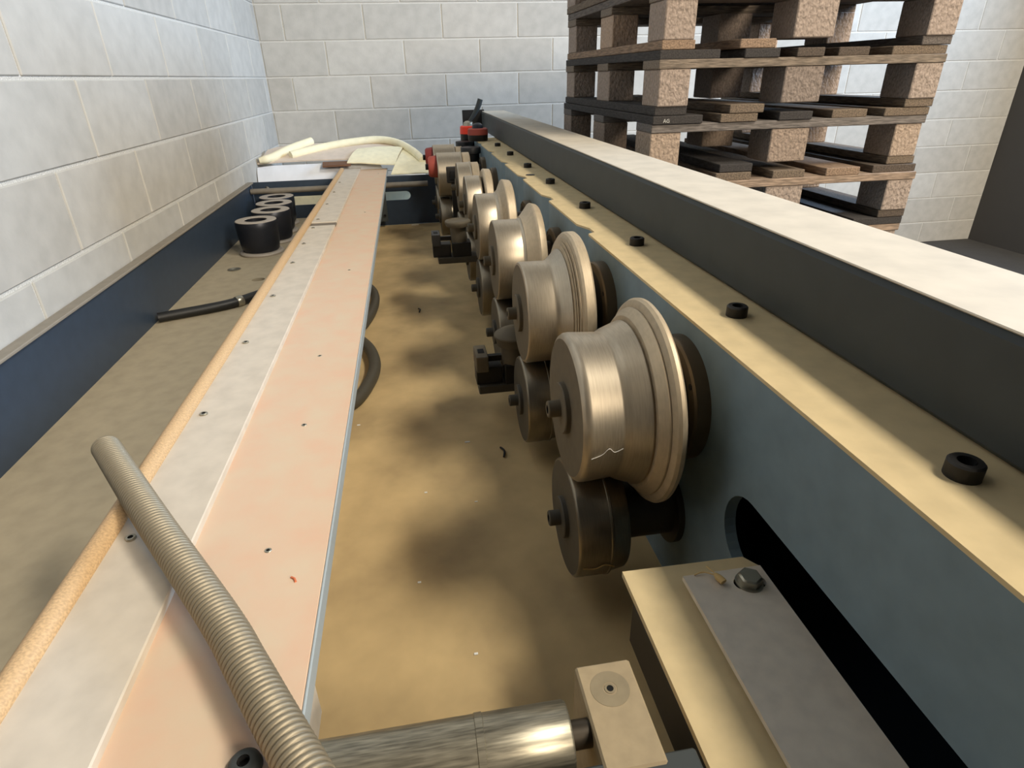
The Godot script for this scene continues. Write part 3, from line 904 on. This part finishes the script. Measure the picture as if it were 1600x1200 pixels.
# ---------------------------------------------------------------- pallets
func pallets() -> void:
	var words := ["at the very bottom of the stack, on the floor", "second from the floor in the stack", "third from the floor in the stack", "fourth from the floor in the stack", "fifth from the floor, just below the beam top at the right", "fifth from the top, with a pale middle board end at the front", "fourth from the top, with a dark corner board and chalk letters", "third from the top, with a bluish grey front crosspiece", "second from the top, with bright splintered corner block", "topmost in the stack, dark and only partly in view"]
	var tones := [[1, 1, 1], [0, 1, 2], [1, 0, 0], [0, 3, 2], [2, 2, 2], [0, 2, 3], [4, 3, 0], [4, 0, 3], [2, 0, 2], [4, 4, 2]]
	for k in 10:
		var y := -LENS + 0.003 + 0.1857 * k
		var dx := rng.randf_range(-0.008, 0.008)
		var dz := rng.randf_range(-0.01, 0.01)
		var t := thing("wooden_pallet", "weathered wooden pallet %s" % words[k], "pallet", v(1.29, y, 2.61), "stacked pallets")
		var tl: Array = tones[k]
		var X := 0.79 + dx
		var Z := 2.01 + dz
		for b in [[0.0, 0.108], [0.255, 0.375], [0.52 - 0.03, 0.51], [0.0, 0.0]].slice(0, 2) + [[0.892, 1.0]]:
			var st := mb()
			box(st, X + b[0], X + b[1], y, y + 0.026, Z + rng.randf_range(0, 0.008), Z + 1.2, 0.002)
			obj("bottom_board", st, M.wood_long[(tl[0] + rng.randi() % 2) % 5], t)
		for bx in [[0.0, 0.108], [0.425, 0.57], [0.892, 1.0]]:
			for bz in [[0.0, 0.145], [0.52, 0.68], [1.055, 1.2]]:
				var st := mb()
				box(st, X + bx[0] + rng.randf_range(0, 0.006), X + bx[1] - rng.randf_range(0, 0.006), y + 0.026, y + 0.133, Z + bz[0] + rng.randf_range(0, 0.006), Z + bz[1], 0.003)
				obj("block", st, M.wood_end[(tl[2] + rng.randi() % 2) % 5], t)
		for bz in [[0.0, 0.145], [0.53, 0.67], [1.055, 1.2]]:
			var st := mb()
			box(st, X, X + 1.0, y + 0.133, y + 0.159, Z + bz[0], Z + bz[1], 0.002)
			obj("cross_board", st, M.wood_cross[tl[1]], t)
		var deck := [[0.0, 0.198], [0.278, 0.397], [0.455, 0.55], [0.61, 0.72], [0.80, 1.0]]
		if k == 5 or k == 6: deck = [[0.0, 0.17], [0.232, 0.362], [0.44, 0.56], [0.64, 0.77], [0.83, 1.0]]
		for b in deck:
			var st := mb()
			box(st, X + b[0], X + b[1], y + 0.159, y + 0.1845, Z + rng.randf_range(-0.008, 0.012), Z + 1.2, 0.002)
			obj("deck_board", st, M.wood_long[4 if k in [6, 7] and b[0] == 0.0 else (tl[0] + (rng.randi() % 3 if k < 9 else 0)) % 5], t)
		if k == 6:
			var tm := TextMesh.new()
			tm.text = "AG"
			tm.font_size = 15
			tm.pixel_size = 0.0011
			tm.depth = 0.0008
			tm.material = M.block[0]
			var o := MeshInstance3D.new()
			o.name = "chalk_letters"
			o.mesh = tm
			t.add_child(o, true)
			o.position = v(X + 0.045, y + 0.171, Z - 0.0095) - t.position

func debris() -> void:
	for q in [[0.074, 1.207, 0.006, 0.0022], [0.0, 3.617, 0.020, 0.005], [-0.186, 1.338, 0.004, 0.002], [-0.03, 1.03, 0.003, 0.002], [-0.05, 0.78, 0.003, 0.002], [0.03, 0.62, 0.003, 0.002], [-0.08, 0.5, 0.003, 0.0015], [0.07, 0.98, 0.003, 0.0015]]:
		var st := mb()
		box(st, q[0] - q[2], q[0] + q[2], -0.7698, -0.7685, q[1] - q[3], q[1] + q[3], 0.0004)
		var o := obj("paper_chip", st, M.white)
		tag(o, "longest pale paper strip on the pan at the foot of the end plate" if q[1] > 3 else "small pale chip lying on the dusty pan floor", "chip", "" if q[1] > 3 else "pale chips on the pan")
	var th := mb()
	tube(th, spline([v(0.200, -0.452, 0.6345), v(0.214, -0.446, 0.6335), v(0.223, -0.437, 0.6325), v(0.231, -0.444, 0.6335), v(0.242, -0.439, 0.6325)], 24), func(_s): return 0.00045, 6)
	tag(obj("frayed_thread", th, M.white), "pale frayed thread clinging to the drum of the nearest upper roller", "thread")
	th = mb()
	tube(th, spline([v(0.200, -0.659, 0.6495), v(0.219, -0.662, 0.6500), v(0.233, -0.655, 0.6480), v(0.248, -0.662, 0.6495)], 24), func(_s): return 0.0007, 6)
	tag(obj("frayed_thread", th, M.straw), "pale frayed thread clinging to the nearest lower roller", "thread")
	var fk := mb()
	tube(fk, [v(-0.172, -0.4895, 0.53), v(-0.168, -0.4892, 0.527), v(-0.166, -0.4895, 0.522)], func(_s): return 0.0014, 7)
	tag(obj("orange_fleck", fk, M.fleck), "tiny orange fleck of paint on the beige guide plate near the conduit", "fleck")
	for q in [[-0.015, 2.137], [0.149, 1.145]]:
		var st := mb()
		tube(st, spline([v(q[0], -0.767, q[1] - 0.02), v(q[0] + 0.004, -0.764, q[1]), v(q[0] - 0.002, -0.767, q[1] + 0.02)], 10), func(_s): return 0.0025, 7)
		tag(obj("dark_shaving", st, M.iron), "dark curled metal shaving on the open middle of the pan" if q[1] > 2 else "dark curled metal shaving on the pan beside the second lower roller", "shaving")

func _ready() -> void:
	rng.seed = 4711
	# camera
	var cam := Camera3D.new()
	cam.name = "camera"
	cam.fov = rad_to_deg(2.0 * atan(600.0 / 940.0))
	cam.near = 0.02
	cam.transform = Transform3D(Basis(Vector3(0.9865629, -0.02202481, 0.16189053), Vector3(0.0933032, 0.88935487, -0.44759629), Vector3(-0.13411991, 0.4566868, 0.8794595)).orthonormalized(), Vector3(0, LENS, 0))
	add_child(cam)
	cam.current = true
	# sky and exposure
	var we := WorldEnvironment.new()
	we.name = "environment"
	var env := Environment.new()
	env.background_mode = Environment.BG_SKY
	var sky := Sky.new()
	sky.sky_material = ProceduralSkyMaterial.new()
	env.sky = sky
	env.tonemap_mode = Environment.TONE_MAPPER_LINEAR
	env.tonemap_exposure = 0.97
	env.sdfgi_enabled = true
	env.ssao_enabled = true
	env.ssil_enabled = true
	we.environment = env
	add_child(we)
	materials()
	# lights of the room: warm ceiling panel up to the right, cool daylight window on the right, large frosted window behind
	var down := Basis(Vector3.RIGHT, -PI / 2)
	lamp("ceiling_light", "warm white ceiling light panel above the machine", v(2.72, 3.5, -0.4), Vector2(0.7, 1.9), down, Color(1.0, 0.965, 0.90), 25.5, 1.5, "ceiling light")
	lamp("frosted_window", "frosted daylight window in the right wall beside the pallets", v(4.95, 1.6, 2.5), Vector2(1.5, 1.4), Basis(Vector3.UP, PI / 2), Color(0.72, 0.85, 1.0), 31.0, 1.5, "window")
	lamp("frosted_window", "large frosted window in the wall behind the camera", v(3.7, 2.3, -4.1), Vector2(2.2, 1.6), Basis.IDENTITY, Color(1.0, 0.94, 0.85), 50.0, 1.5, "window")
	room()
	machine()
	guide_channel()
	rollers()
	side_units()
	foreground()
	bushes()
	packing()
	pallets()
	debris()
